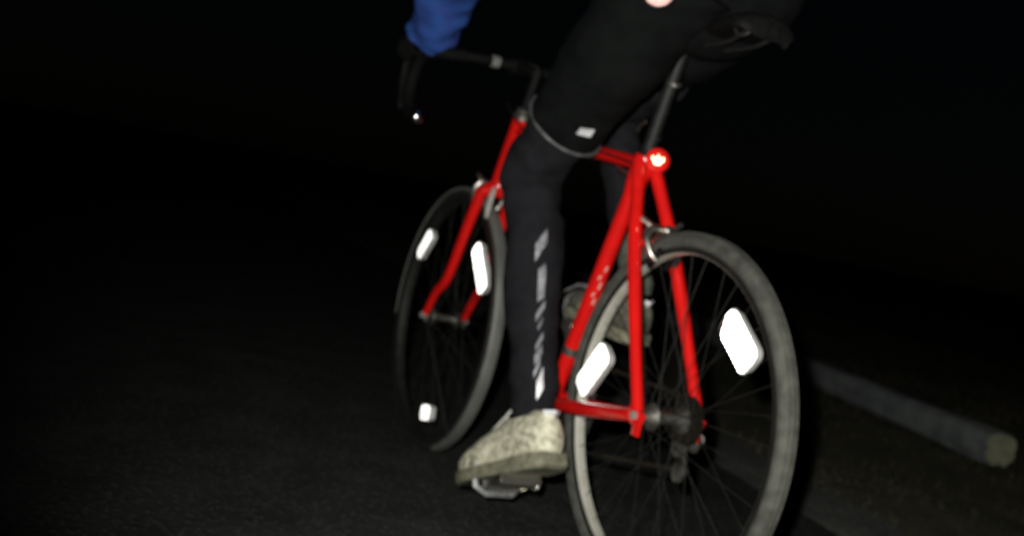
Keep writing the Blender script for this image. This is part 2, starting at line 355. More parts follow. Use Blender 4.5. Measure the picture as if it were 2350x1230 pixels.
# wheels
def wheel(centre, n_axis, refl, rear):
    c = V(centre); n = V(n_axis).normalized(); fx = n.cross(V((0, 0, 1))).normalized(); fz = fx.cross(n)
    def P(r, ang, h=0): return c + (fx * math.cos(ang) + fz * math.sin(ang)) * r + n * h
    dr = .0115 if rear else .0075
    prof = [(.303, -.0112), (.2905, -.0118), (.2885, -.0112), (.2875, -.006), (.287, 0), (.2875, .006), (.2885, .0112), (.2905, .0118), (.303, .0112), (.302, 0)]
    tprof = [(.2892, .0118), (.291, .0130), (.309, .0130), (.310, .0115), (.300, .0098), (.2892, .0112)]
    rim = MB().lathe([(r_ + dr, h_) for r_, h_ in prof], c, n, 96).build('wheel', M['rim'] if rear else M['darkrim'], bike, smooth=35)
    for sg_ in (1, -1): MB().lathe([(r_ + dr, sg_ * h_) for r_, h_ in tprof], c, n, 96).build('brake_track', M['darkrim'], rim, smooth=35)
    tp = []
    for i in range(20):
        an = 2 * math.pi * i / 20; tr, th = (.0172, .0168) if rear else (.0128, .0125)
        tp.append(((.3228 if rear else .3223) + tr * math.cos(an) * (1 if abs(math.sin(an)) > .25 else 1.02), th * math.sin(an)))
    t = MB().lathe(tp, c, n, 120); 
    t.build('tyre', M['greyrubber'] if rear else M['rubber'], rim, smooth=60)
    tr_ = MB()      # raised tread rows and the bead line moulded into the sidewall
    to = .340 if rear else .3351; hb_ = .0085 if rear else .0055; ws = .0155 if rear else .0112
    for h in (-hb_, hb_): tr_.lathe([(to - .0030, h - .0016), (to - .0003, h - .0008), (to - .0003, h + .0008), (to - .0030, h + .0016)], c, n, 120)
    for sg_ in (1, -1): tr_.lathe([(to - .0130, sg_ * ws), (to - .0115, sg_ * (ws + .0020)), (to - .0100, sg_ * (ws + .0016)), (to - .0090, sg_ * (ws - .001))], c, n, 120)
    tr_.build('tread_rib', M['greyrubber'] if rear else M['rubber'], rim, smooth=40)
    hp = [(.004, -.066), (.006, -.062), (.006, -.05), (.012, -.046), (.024, -.036), (.025, -.033), (.014, -.028), (.0105, -.012), (.0105, .012), (.014, .028), (.025, .033), (.024, .036), (.012, .046), (.006, .05), (.006, .062), (.004, .066)] if rear else \
         [(.004, -.052), (.006, -.048), (.006, -.042), (.011, -.039), (.019, -.036), (.020, -.033), (.012, -.028), (.009, -.012), (.009, .012), (.012, .028), (.020, .033), (.019, .036), (.011, .039), (.006, .042), (.006, .048), (.004, .052)]
    MB().lathe(hp, c, n, 24, closed=False).build('hub', M['oldalloy'], rim)
    for s in (1, -1):
        MB().lathe([(.004, 0), (.0085, .001), (.0085, .008), (.005, .011)], c + n * s * (.069 if rear else .056), n * s, 6, closed=False).build('axle_nut', M['glintalloy'], rim)
    ns = 36; hr = .022 if rear else .0175
    for i in range(ns):
        s = 1 if i % 2 else -1; lead = 1 if (i // 2) % 2 else -1
        a0 = 2 * math.pi * (i + .5) / ns
        q0 = P(hr, a0 + lead * 1.15, s * (.033 + .0015 * lead)); q1 = P(.289 + dr, a0, s * .002)
        MB().tube([q0, q1], .0007, 5).build('spoke', M['steel'], rim)
    # white prism reflectors: ribbed lens in a housing, clipped to the spokes
    for (rr, ang, tilt, ln, wd, slope) in refl:
        for side in (1,):
            ctr = P(rr, ang, .012)
            tan = (-fx * math.sin(ang) + fz * math.cos(ang)); rad = (fx * math.cos(ang) + fz * math.sin(ang))
            e1 = tan * math.cos(tilt) + rad * math.sin(tilt); e2 = n.cross(e1)
            bm = bmesh.new()
            # rounded rectangle outline
            ol = []
            cr = wd * .28
            for sx, sy, a_ in ((1, 1, 0), (-1, 1, 90), (-1, -1, 180), (1, -1, 270)):
                for q in range(4):
                    th = math.radians(a_ + q * 30)
                    ol.append((sx * (ln / 2 - cr) + cr * math.cos(th), sy * (wd / 2 - cr) + cr * math.sin(th)))
            vv = [bm.verts.new(ctr + e1 * x + e2 * y) for x, y in ol]; bm.faces.new(vv)
            # ribs run upright; facets alternately face back and forward
            pitch = .0027; x0 = ctr.x - ln
            planes = int(2 * ln / (pitch / 2))
            for j in range(planes):
                bmesh.ops.bisect_plane(bm, geom=bm.verts[:] + bm.edges[:] + bm.faces[:], plane_co=V((x0 + j * pitch / 2, 0, 0)), plane_no=V((1, .0, .12)), dist=1e-6)
            for j in range(planes):
                bmesh.ops.bisect_plane(bm, geom=bm.verts[:] + bm.edges[:] + bm.faces[:], plane_co=V((0, 0, ctr.z - ln + j * pitch)), plane_no=V((0, 0, 1)), dist=1e-6)
            for v in bm.verts:
                ph = ((v.co + V((0, 0, 0))).dot(V((1, 0, .12))) - x0) / (pitch / 2)
                d_ = 1 - abs((ph % 2) - 1)
                z_ = ((v.co.z - (ctr.z - ln)) / pitch) % 2
                v.co += n * (d_ * pitch * .5 * slope + (1 - abs(z_ - 1)) * pitch * (.28 if ln > .08 else .48))
            me = bpy.data.meshes.new('reflector'); bm.to_mesh(me); bm.free()
            ro = link('reflector', me, M['refl'], rim, smooth=0)
            hm = MB(); hv = [ctr + e1 * x * 1.05 + e2 * y * 1.08 - n * .001 for x, y in ol] + [ctr + e1 * x * .98 + e2 * y * .96 - n * .014 for x, y in ol]; m_ = len(ol)
            hf = [(q, (q + 1) % m_, m_ + (q + 1) % m_, m_ + q) for q in range(m_)] + [tuple(range(m_)), tuple(range(2 * m_ - 1, m_ - 1, -1))]
            hm.add(hv, hf); hm.build('reflector_housing', M['reflhouse'], rim, smooth=30)
    if rear: return rim
    # mudguard: curved strip with rolled edges, two wire stays
    g0, g1 = (math.radians(86), math.radians(212)) if rear else (math.radians(-7), math.radians(248))
    cs_ = [(.3290, -.0150), (.3300, -.0158), (.3372, -.0146), (.3390, -.0115), (.3402, -.006), (.3406, 0), (.3402, .006), (.3390, .0115), (.3372, .0146), (.3300, .0158), (.3290, .0150), (.3358, .0134), (.3376, .0104), (.3388, .005), (.3392, 0), (.3388, -.005), (.3376, -.0104), (.3358, -.0134)]
    gm = MB(); na = 70; m_ = len(cs_)
    gm.add([P(r_, g0 + (g1 - g0) * i / na, h_) for i in range(na + 1) for r_, h_ in cs_],
           [(i * m_ + k, i * m_ + (k + 1) % m_, (i + 1) * m_ + (k + 1) % m_, (i + 1) * m_ + k) for i in range(na) for k in range(m_)] + [tuple(range(m_)), tuple(na * m_ + k for k in range(m_))])
    go_ = gm.build('mudguard', M['guard'], bike, smooth=50)
    for an in ((math.radians(178), math.radians(205)) if rear else (math.radians(195), math.radians(230))):
        for s in (1, -1): MB().tube([P(.012, an, s * (.060 if rear else .050)), P(.331, an, s * .0165), P(.336, an, s * .0150)], .0016, 6).build('guard_stay', M['steel'], go_)
    e_ = g1 if rear else g0
    MB().tube([P(.336, e_, -.014), P(.3405, e_, -.005), P(.3405, e_, .005), P(.336, e_, .014)], .0042, 8).build('guard_end_bead', M['oldalloy'], go_)
    return rim
wheel((0, 0, R), (0, 1, 0), [(.262, math.radians(7), math.radians(-30), .118, .050, 1.65), (.243, math.radians(134), math.radians(8), .110, .055, 1.3), (.25, math.radians(250), 0, .11, .052, 1.4)], True)
wheel(FA, (.0491, .99866, .01616), [(.268, math.radians(38), math.radians(-4), .095, .032, 2.1), (.245, math.radians(141), math.radians(6), .135, .044, 2.1), (.243, math.radians(-99), math.radians(2), .056, .038, 2.1)], False)

# drive train
cr_l = V((-.134, 0, -.147)); PL = BB + cr_l + V((0, .112, 0)); PR = BB - cr_l + V((0, -.112, 0))
for s, d in ((1, cr_l), (-1, -cr_l)):
    c = MB(); a = BB + V((0, s * .062, 0)); b = BB + d + V((0, s * .078, 0))
    c.tube([a - d.normalized() * .014, a, a.lerp(b, .15), a.lerp(b, .9), b, b + d.normalized() * .012], [.009, .017, .0135, .0105, .013, .008], 14, flat=.55, sidedir=(0, 1, 0))
    c.lathe([(.004, -.006), (.012, -.005), (.012, .004), (.004, .006)], a + V((0, s * .008, 0)), (0, 1, 0), 16, closed=False)
    c.build('crank_arm', M['alloy'], bike)
def gear(c, r, teeth, y, th, inner):
    m_ = MB(); seg = teeth * 4; pr = []
    vs = []
    for h in (-th / 2, th / 2):
        for k in range(seg):
            an = 2 * math.pi * k / seg; rr = r + (.004 if k % 4 in (0, 1) else -.002)
            vs.append(V((c.x + rr * math.cos(an), y + h, c.z + rr * math.sin(an))))
        for k in range(seg):
            an = 2 * math.pi * k / seg; vs.append(V((c.x + inner * math.cos(an), y + h, c.z + inner * math.sin(an))))
    fs = []
    for k in range(seg):
        j = (k + 1) % seg; o1, i1, o2, i2 = 0, seg, 2 * seg, 3 * seg
        fs += [(o1 + k, o1 + j, i1 + j, i1 + k), (o2 + j, o2 + k, i2 + k, i2 + j), (o1 + j, o1 + k, o2 + k, o2 + j), (i1 + k, i1 + j, i2 + j, i2 + k)]
    m_.add(vs, fs); return m_
cg = gear(BB, .098, 46, -.045, .003, .072)
for k in range(5):
    an = 2 * math.pi * k / 5 + .3
    cg.tube([BB + V((.014 * math.cos(an), -.05, .014 * math.sin(an))), BB + V((.078 * math.cos(an), -.047, .078 * math.sin(an)))], [.011, .007], 8, flat=.5, sidedir=(0, 1, 0))
cg.build('chainring', M['oldalloy'], bike, smooth=25)
cs = MB()
for i, rr in enumerate((.040, .037, .034, .031, .028, .025)):
    q = gear(AX, rr, int(rr * 480), -.036 - i * .0042, .002, .012); cs.add(q.v, q.f)
cs.build('cassette', M['chain'], bike, smooth=25)
# chain: rollers as small plates along upper run, lower run, ring and sprocket
cp = []; cpy = -.045; rr1, rr2 = .099, .041
for k in range(26): an = math.radians(100 - 200 * k / 25); cp.append((BB.x + rr1 * math.cos(an), cpy, BB.z + rr1 * math.sin(an)))
jw = [(.02, .245), (-.004, .228), (-.012, .245), (.0, .262), (.022, .285), (.028, .300)]
for x, z in jw: cp.append((x, cpy, z))
for k in range(12): an = math.radians(-50 - 215 * k / 11); cp.append((AX.x + rr2 * math.cos(an), cpy, AX.z + rr2 * math.sin(an)))
cm = MB(); total = []
for i in range(len(cp)):
    a, b = V(cp[i]), V(cp[(i + 1) % len(cp)]); L = (b - a).length; q = max(1, round(L / .0127))
    for j in range(q): total.append((a.lerp(b, j / q), a.lerp(b, (j + 1) / q)))
for i, (a, b) in enumerate(total):
    d = (b - a); w = .0032 if i % 2 else .0022; u = V((0, 1, 0)); t_ = d.normalized(); nn = t_.cross(u) * .0042
    mid = (a + b) / 2; hl = t_ * (d.length / 2 + .002)
    vs = [mid + sx * hl + sy * u * w + sz * nn for sx in (-1, 1) for sy in (-1, 1) for sz in (-1, 1)]
    cm.add(vs, [(0, 1, 3, 2), (4, 6, 7, 5), (0, 4, 5, 1), (2, 3, 7, 6), (0, 2, 6, 4), (1, 5, 7, 3)])
tag(cm.build('chain', M['chain'], bike, smooth=20), kind='stuff')
rd = MB(); rd.tube([(.002, -.070, .322), (.004, -.076, .300), (.012, -.078, .285)], [.009, .013, .010], 12); rd.tube([(.014, -.060, .288), (.0, -.062, .240)], [.010, .008], 10, flat=.4, sidedir=(0, 1, 0))
for x, z in ((.012, .286), (-.002, .243)): rd.lathe([(.004, -.004), (.018, -.003), (.018, .003), (.004, .004)], (x, -.045, z), (0, 1, 0), 20, closed=False)
rdo = rd.build('rear_derailleur', M['oldalloy'], bike)
MB().lathe([(.003, -.004), (.010, -.003), (.011, .003), (.006, .006)], (.006, -.082, .306), (-.6, .4, .1), 14, closed=False).build('pivot_bolt', M['glintalloy'], rdo)
fd = MB(); fc = BB + st_dir * .122
fd.lathe([(.0162, -.009), (.0190, -.008), (.0190, .008), (.0162, .009)], fc, st_dir, 20)
fd.box(fc + V((-.004, -.028, -.012)), (.02, .03, .02), None, .004)
fd.box(fc + V((.002, -.052, -.02)), (.085, .0025, .024), Matrix.Rotation(.25, 3, 'Y'), .001); fd.box(fc + V((.002, -.040, -.02)), (.085, .0025, .022), Matrix.Rotation(.25, 3, 'Y'), .001)
fd.build('front_derailleur', M['oldalloy'], bike)
# pedals: cage with toothed plates, toe clip and strap
def pedal(c, s, pitch):
    Rm = Matrix.Rotation(pitch, 3, 'Y')
    p = MB(); L = lambda x, y, z: c + Rm @ V((x, y * s, z))
    p.tube([L(0, -.045, 0), L(0, .045, 0)], [.011, .008], 12)
    po = p.build('pedal', M['alloy'], bike)
    for x in (-.036, .036):
        q = MB(); pts = []
        nn = 12; vs = []
        for i in range(nn + 1):
            y = -.042 + .086 * i / nn
            for xx in (x - .0012, x + .0012):
                vs += [L(xx, y, -.012 + (.003 if i % 2 else 0)), L(xx, y, .012 - (.003 if i % 2 else 0))]
        fs = []
        for i in range(nn):
            a = i * 4; b = a + 4
            fs += [(a, b, b + 1, a + 1), (a + 2, a + 3, b + 3, b + 2), (a + 1, b + 1, b + 3, a + 3), (a, a + 2, b + 2, b)]
        fs += [(0, 1, 3, 2), (nn * 4, nn * 4 + 2, nn * 4 + 3, nn * 4 + 1)]
        q.add(vs, fs); q.build('cage_plate', M['alloy'], po, smooth=15)
    for y in (-.043, .045): MB().box(L(0, y, 0), (.074, .0025, .014), Rm, .001).build('cage_side', M['alloy'], po)
    MB().tube([L(.036, y, z) if False else L(x, y, z) for x, y, z in spline([(.036, 0, -.008), (.075, 0, -.004), (.105, 0, .016), (.108, 0, .044), (.075, 0, .066), (.03, 0, .078)], 5)], .0045, 8, flat=1.6, sidedir=(0, 1, 0)).build('toe_clip', M['strap'], po)
    return po, L
PITL = math.radians(26); PITR = math.radians(-3)
ped_l, Ll = pedal(PL + V((0, .018, 0)), 1, PITL)
ped_r, Lr = pedal(PR + V((0, -.018, 0)), -1, PITR)
for po, L in ((ped_l, Ll), (ped_r, Lr)):
    for xo in (.045,):
        ring = [(xo + .012, -.052, .0), (xo + .012, -.056, .03), (xo + .010, -.045, .066), (xo + .006, -.015, .086), (xo + .006, .015, .086), (xo + .010, .045, .066), (xo + .012, .056, .03), (xo + .012, .052, .0), (xo + .012, .03, -.014), (xo + .012, -.03, -.014)]
        MB().tube([L(*q) for q in ring], .006, 8, closed=True, flat=.3, sidedir=None).build('toe_strap', M['strap'], po)

# brakes
def brake(c, back, name, arms):
    b = MB(); b.tube([c + back * -.012, c + back * .03], .006, 10); b.lathe([(.003, 0), (.009, .001), (.009, .008), (.004, .012)], c + back * .03, back, 12, closed=False)
    bo = b.build(name, M['alloy'], bike)
    for s in (1, -1):
        pts = [(0, 0, .004), (0, s * .028, .006), (0, s * .040, -.016), (0, s * .034, -.046), (0, s * .024, -.058)]
        cx = [c + back * (.014 + .005 * s) + V((q[0], q[1], 0)) + arms * q[2] for q in pts]
        MB().tube(spline([tuple(q) for q in cx], 5), [.0085, .0085, .0085, .008, .008, .0078, .0078, .0075, .0075, .0075, .0073, .0073, .007, .007, .0068, .0066, .0064, .0062, .006, .006, .006], 10).build('brake_arm', M['alloy'], bo)
        MB().tube([c + back * (.014 + .005 * s) + V((0, s * .018, 0)) + arms * .006, c + back * .016 + V((0, s * .046, 0)) + arms * .026], .0055, 8).build('cable_arm', M['alloy'], bo)
        MB().box(c + back * .010 + V((0, s * .019, 0)) + arms * -.050, (.048, .010, .011), Matrix.Rotation(math.atan2(-back.z, back.x), 3, 'Y') @ Matrix.Rotation(math.pi / 2, 3, 'Y') if False else Matrix.Rotation(.9, 3, 'Y'), .003).build('brake_pad', M['blackplastic'], bo)
    return bo
stay_d = (SC - AX).normalized(); bk = V((-stay_d.z, 0, stay_d.x))
brake(V((.150, 0, .640)) + stay_d * .012 + bk * .012, bk, 'rear_brake', stay_d)
fd_ = V((-steer.z, 0, steer.x)); 
brake(fk(crown + V((0, 0, .002))) - fd_ * .02, fd_ * -1.0, 'front_brake', steer)
MB().tube([fk(crown + V(q)) for q in ((-.020, .016, .010), (-.030, .024, -.012), (-.034, .028, -.040), (-.030, .026, -.062))], [.009, .0115, .0105, .006], 10, flat=.55, sidedir=(0, 1, 0)).build('mudguard_bracket', M['lace'], bike)

# head parts, stem, bars
hs = MB(); hs.lathe([(.018, -.002), (.0215, .0), (.0215, .008), (.018, .013), (.0195, .016), (.0195, .021), (.015, .026), (.012, .026)], HT, steer, 24, closed=False); hs.build('headset', M['oldalloy'], bike)
BARC = V((.880, 0, .985))
sm = MB(); q0 = HT + steer * .02; q1 = HT + steer * .125
sm.tube([q0, q1], .0112, 16); sm.tube([q1 - steer * .012 + V((.0, 0, 0)), BARC.lerp(q1, .08)], [.014, .013], 14); sm.lathe([(.0135, -.022), (.018, -.020), (.018, .020), (.0135, .022)], BARC, (0, 1, 0), 18, closed=False)
sm.build('stem', M['darkalloy'], bike)
def barpath(s):
    return spline([(.880, 0, .985), (.880, s * .08, .984), (.882, s * .165, .978), (.910, s * .200, .976), (.962, s * .212, .966), (.992, s * .216, .925), (.985, s * .222, .868), (.945, s * .228, .828), (.895, s * .234, .818), (.860, s * .240, .815)], 6)
hb = MB(); pl = barpath(1); pr_ = barpath(-1); hb.tube(list(reversed(pr_)) + pl[1:], .0119, 14)
bar = hb.build('handlebar', M['darkalloy'], bike)
for y_ in (.062, -.040): MB().lathe([(.0115, -.011), (.0145, -.009), (.0145, .009), (.0115, .011)], V((.880, y_, .9845)), (0, 1, 0), 20).build('bar_clamp', M['glintalloy'] if y_ > 0 else M['oldalloy'], bar)  # glints on the bar built as sleeves, the left one paler
for s in (1, -1):
    pp = barpath(s); MB().tube(pp[10:], [.0145 + .0006 * (i % 2) for i in range(len(pp[10:]))], 12).build('bar_tape', M['tape'], bar)
    e = V(pp[-1]); d = (e - V(pp[-2])).normalized()
    MB().lathe([(.004, .012), (.011, .0105), (.0148, .006), (.0155, .0), (.0120, -.006)], e, d, 20, closed=False).build('end_plug', M['chrome'], bar)
    lv = MB(); lv.tube(spline([(.955, s * .212, .968), (.995, s * .212, .975), (1.03, s * .212, .985), (1.045, s * .212, 1.0)], 4), [.016, .017, .018, .018, .018, .018, .0175, .017, .016, .016, .015, .013, .010], 12)
    lo = lv.build('brake_hood', M['blackplastic'], bar)
    MB().tube(spline([(1.04, s * .212, .982), (1.062, s * .213, .95), (1.058, s * .215, .90), (1.035, s * .218, .85), (1.03, s * .22, .835)], 4), [.006] * 17, 8, flat=1.5, sidedir=(0, 1, 0)).build('brake_lever', M['darkalloy'], lo)
# seat post and saddle
SP = V((.185, 0, 1.008))
MB().tube([SC - st_dir * .02, SP], .0132, 18).build('seat_post', M['postblack'], bike)
MB().lathe([(.0135, -.006), (.0195, -.006), (.0195, .006), (.0135, .006)], SC + st_dir * .018, st_dir, 24).build('seat_collar', M['blackplastic'], bike)
MB().lathe([(.0133, -.003), (.0150, -.003), (.0150, .003), (.0133, .003)], SC + st_dir * .05, st_dir, 24).build('seat_post_ring', M['postblack'], bike)
MB().lathe([(.0133, -.003), (.0143, -.003), (.0143, .003), (.0133, .003)], SC + st_dir * .160, st_dir, 24).build('seat_post_ring', M['oldalloy'], bike)
MB().tube([(.270, .012, .852), (.258, .016, .863), (.238, .018, .870)], .0032, 8).build('clamp_lever', M['alloy'], bike)
sc_ = MB(); sc_.box(SP + V((0, 0, .012)), (.042, .055, .024), None, .006); sc_.lathe([(.004, -.03), (.007, -.028), (.007, .028), (.004, .03)], SP + V((0, 0, .006)), (0, 1, 0), 10, closed=False)
sc_.build('saddle_clamp', M['postblack'], bike)
sd = MB(); vs = []; secs = [(-.075, .045, 1.062), (-.06, .064, 1.072), (-.02, .069, 1.075), (.03, .058, 1.071), (.08, .038, 1.067), (.13, .025, 1.067), (.18, .019, 1.068), (.205, .013, 1.063)]; sg = 16
for x, hw, zt in spline(secs, 3):
    for k in range(sg):
        an = 2 * math.pi * k / sg; y = math.cos(an) * hw; z = math.sin(an)
        vs.append((x, y, zt - .024 + (z * .024 if z > 0 else z * .014) - .010 * (y / .07) ** 2))
ns = len(vs) // sg
sd.add(vs, [(i * sg + k, i * sg + (k + 1) % sg, (i + 1) * sg + (k + 1) % sg, (i + 1) * sg + k) for i in range(ns - 1) for k in range(sg)] + [tuple(range(sg)), tuple((ns - 1) * sg + k for k in range(sg))])
sad = sd.build('saddle', M['vinyl'], bike, smooth=60)
for s in (1, -1):
    MB().tube(spline([(-.06, s * .032, 1.045), (.0, s * .026, 1.022), (.08, s * .022, 1.016), (.15, s * .020, 1.020), (.19, s * .008, 1.048)], 5), .0038, 8).build('saddle_rail', M['postblack'], sad)
    MB().tube(spline([(-.062, s * .035, 1.048), (-.068, s * .042, 1.03), (-.05, s * .05, 1.025), (-.03, s * .052, 1.05)], 4), .003, 8).build('saddle_loop', M['postblack'], sad)
# cables on the frame
MB().tube(spline([tuple(SC + V((.02, .017, -.008))), tuple(TT0.lerp(TT1, .3) + V((0, .0165, .004))), tuple(TT0.lerp(TT1, .85) + V((0, .0165, .004))), tuple(HT + V((.03, .03, .03)))], 6), .0024, 6).build('brake_cable', M['blackplastic'], bike)
MB().tube([SC + V((.075, .014, -.020)), SC + V((.028, .016, -.034)), SC + V((-.004, .016, -.02))], .0042, 8).build('cable_stop', M['alloy'], bike)
# rear lamp on the seat lug
ld = (V((-.78, .40, .10))).normalized(); lc = SC + V((-.030, .006, -.006)) + V((-.006, -.0115, .0095))
lp = MB().lathe([(.006, -.020), (.018, -.016), (.0235, -.004), (.0235, .002), (.021, .004)], lc, ld, 28, closed=False).build('rear_lamp', M['red'], bike)
ln = MB(); ln.lathe([(.001, .0115), (.007, .0105), (.0135, .0075), (.0185, .0035), (.0200, .001)], lc, ld, 28, closed=False); ln.build('lamp_lens', M['lampred'], lp)
lk = MB(); u = ld.orthogonal().normalized(); w = ld.cross(u)
for a, z0, z1, r0 in ((-.0105, -.003, .007, .0022), (-.0045, -.009, .004, .0030), (.0005, -.008, .0095, .0024), (.0060, -.0085, .003, .0030), (.0115, -.002, .0065, .0021), (.002, -.009, -.005, .0052)):
    uz = (V((0, 0, 1)) - ld * ld.z).normalized(); us = ld.cross(uz)
    lk.tube([lc + us * a * .9 + uz * (z0 + (z1 - z0) * t_) + ld * (.0118 - 45 * (a * a + (z0 + (z1 - z0) * t_) ** 2) * .6) for t_ in (0, .3, .7, 1)], [r0 * .6, r0, r0, r0 * .35], 8)
lk.build('lamp_bulb', M['lampcore'], lp)

# ------------------------------------------------------------------ rider
def limb(path, seg=28, wr=.004, freq=14, seed=0, n=8, flatdir=(0, 1, 0), drape=None):
    """path: (x,y,z,r_fore_aft,r_side); cloth tube with folds"""
    P = spline(path, n); mb = MB(); vs = []; N_ = len(P)
    for i, q in enumerate(P):
        a = V(P[max(0, i - 1)][:3]); b = V(P[min(N_ - 1, i + 1)][:3]); t = (b - a).normalized()
        sd_ = V(flatdir); sd_ = (sd_ - t * sd_.dot(t)).normalized(); fr = sd_.cross(t)
        for k in range(seg):
            an = 2 * math.pi * k / seg
            c = V(q[:3]); d = sd_ * math.cos(an) * q[4] + fr * math.sin(an) * q[3]
            sp = c + d
            h = wr * (1.2 * noise.noise(sp * freq + V((seed, 0, seed))) + .9 * noise.noise(V((sp.x * 22, sp.y * 22, sp.z * 55 + seed))))
            vs.append(sp + d.normalized() * h)
    fs = [(i * seg + k, i * seg + (k + 1) % seg, (i + 1) * seg + (k + 1) % seg, (i + 1) * seg + k) for i in range(N_ - 1) for k in range(seg)]
    mb.add(vs, fs); mb.add([vs[k] for k in range(seg)], [tuple(range(seg))]); mb.add([vs[(N_ - 1) * seg + k] for k in range(seg)], [tuple(range(seg))])
    mb.P = P; return mb
J = dict(pelvis=(.12, 0, 1.13), waist=(.20, 0, 1.27), chest=(.36, 0, 1.45), neckb=(.45, 0, 1.54), neck=(.50, 0, 1.60), head=(.55, 0, 1.68), top=(.56, 0, 1.76))
LEG = {1: dict(hip=(.15, .095, 1.10), knee=(.475, .120, .735), ankle=(.268, .124, .280)), -1: dict(hip=(.15, -.095, 1.10), knee=(.585, -.112, .915), ankle=(.385, -.126, .550))}
FOOT = {1: (V((.150, .128, .216)), V((.456, .135, .078))), -1: (V((.325, -.125, .440)), V((.620, -.135, .456)))}
ARM = {1: dict(sh=(.40, .185, 1.46), el=(.665, .252, 1.238), wr=(.945, .214, 1.010)), -1: dict(sh=(.40, -.185, 1.46), el=(.665, -.262, 1.235), wr=(.945, -.222, 1.010))}
def skin_mesh(name, verts, edges, radii, root, levels=2):
    me = bpy.data.meshes.new(name); me.from_pydata(verts, edges, []); o = bpy.data.objects.new(name, me); COL.objects.link(o)
    md = o.modifiers.new('skin', 'SKIN'); sv_ = me.skin_vertices[0].data if me.skin_vertices else None
    if sv_ is None:
        bm = bmesh.new(); bm.from_mesh(me); bm.verts.layers.skin.verify(); bm.to_mesh(me); bm.free(); sv_ = me.skin_vertices[0].data
    for i, r in enumerate(radii):
        sv_[i].radius = (r, r) if not isinstance(r, tuple) else r; sv_[i].use_root = (i == root)
    md.use_smooth_shade = True; sb = o.modifiers.new('sub', 'SUBSURF'); sb.levels = levels; sb.render_levels = levels
    dg = bpy.context.evaluated_depsgraph_get(); ev = o.evaluated_get(dg); m2 = bpy.data.meshes.new_from_object(ev)
    bpy.data.objects.remove(o, do_unlink=True); m2.name = name; return m2
bv = [J['pelvis'], J['waist'], J['chest'], J['neckb'], J['neck'], J['head'], J['top']]; br = [.13, .115, .135, .075, .055, .085, .06]; be = [(i, i + 1) for i in range(6)]
def chain(start, pts):
    prev = start
    for p, r in pts: bv.append(tuple(p)); br.append(r); be.append((prev, len(bv) - 1)); prev = len(bv) - 1
for s in (1, -1):
    l = LEG[s]; h, t = FOOT[s]; a = ARM[s]
    kn, an = V(l['knee']), V(l['ankle'])
    chain(0, [(l['hip'], .070), (V(l['hip']).lerp(kn, .5), .044), (kn, .026), (kn.lerp(an, .35) + V((-.008, 0, 0)), .034), (an, .024), (h.lerp(t, .35) + V((0, 0, .03)), .034), (h.lerp(t, .75) + V((0, 0, .028)), .028)])
    sh, el, w_ = V(a['sh']), V(a['el']), V(a['wr'])
    chain(2, [(sh, .055), (sh.lerp(el, .5), .043), (el, .037), (el.lerp(w_, .4), .035), (w_, .026)])
person_me = skin_mesh('person', bv, be, br, 0)
person = link('person', person_me, M['skin'], smooth=0); person_me.polygons.foreach_set('use_smooth', [True] * len(person_me.polygons))
tag(person, 'person riding the red bicycle in dark trousers, beige shoes and a blue jacket', 'person')
# head: face, hair
hd = MB(); C0 = V((.575, 0, 1.70)); vs = []
for i in range(13):
    th = math.pi * i / 12
    for k in range(20):
        ph = 2 * math.pi * k / 20; d = V((math.sin(th) * math.cos(ph), math.sin(th) * math.sin(ph), math.cos(th)))
        q = V((d.x * .095, d.y * .074, d.z * .115))
        if d.x > .3 and d.z < 0: q.x += .010; q.y *= .9
        vs.append(C0 + q)
hd.add(vs, [(i * 20 + k, i * 20 + (k + 1) % 20, (i + 1) * 20 + (k + 1) % 20, (i + 1) * 20 + k) for i in range(12) for k in range(20)])
hd.tube([C0 + V((.085, 0, .015)), C0 + V((.112, 0, -.02)), C0 + V((.095, 0, -.032))], [.007, .013, .009], 8)
for s in (1, -1): hd.tube([C0 + V((-.005, s * .070, .02)), C0 + V((-.012, s * .082, .0)), C0 + V((-.002, s * .074, -.03))], [.01, .014, .008], 8)
head = hd.build('head', M['skin'], person, smooth=80)
for s in (1, -1): MB().lathe([(.001, .006), (.008, .004), (.011, 0)], C0 + V((.083, s * .03, .012)), (1, 0, 0), 12, closed=False).build('eye', M['reflhouse'], head)
MB().tube([C0 + V((.088, -.022, -.055)), C0 + V((.099, 0, -.053)), C0 + V((.088, .022, -.055))], .006, 8).build('mouth', mat('lips', (.4, .15, .13), .5, 0, (.35, .12, .1), 40), head)
hv = [C0 + V((-.012, 0, .012)) + V(((q - C0).x * 1.06, (q - C0).y * 1.12, (q - C0).z * 1.1)) for q in vs]
hm = MB(); hm.add(hv, [(i * 20 + k, i * 20 + (k + 1) % 20, (i + 1) * 20 + (k + 1) % 20, (i + 1) * 20 + k) for i in range(8) for k in range(20) if not (i > 3 and (k < 5 or k > 14))]); hm.build('hair', M['hair'], head, smooth=80)
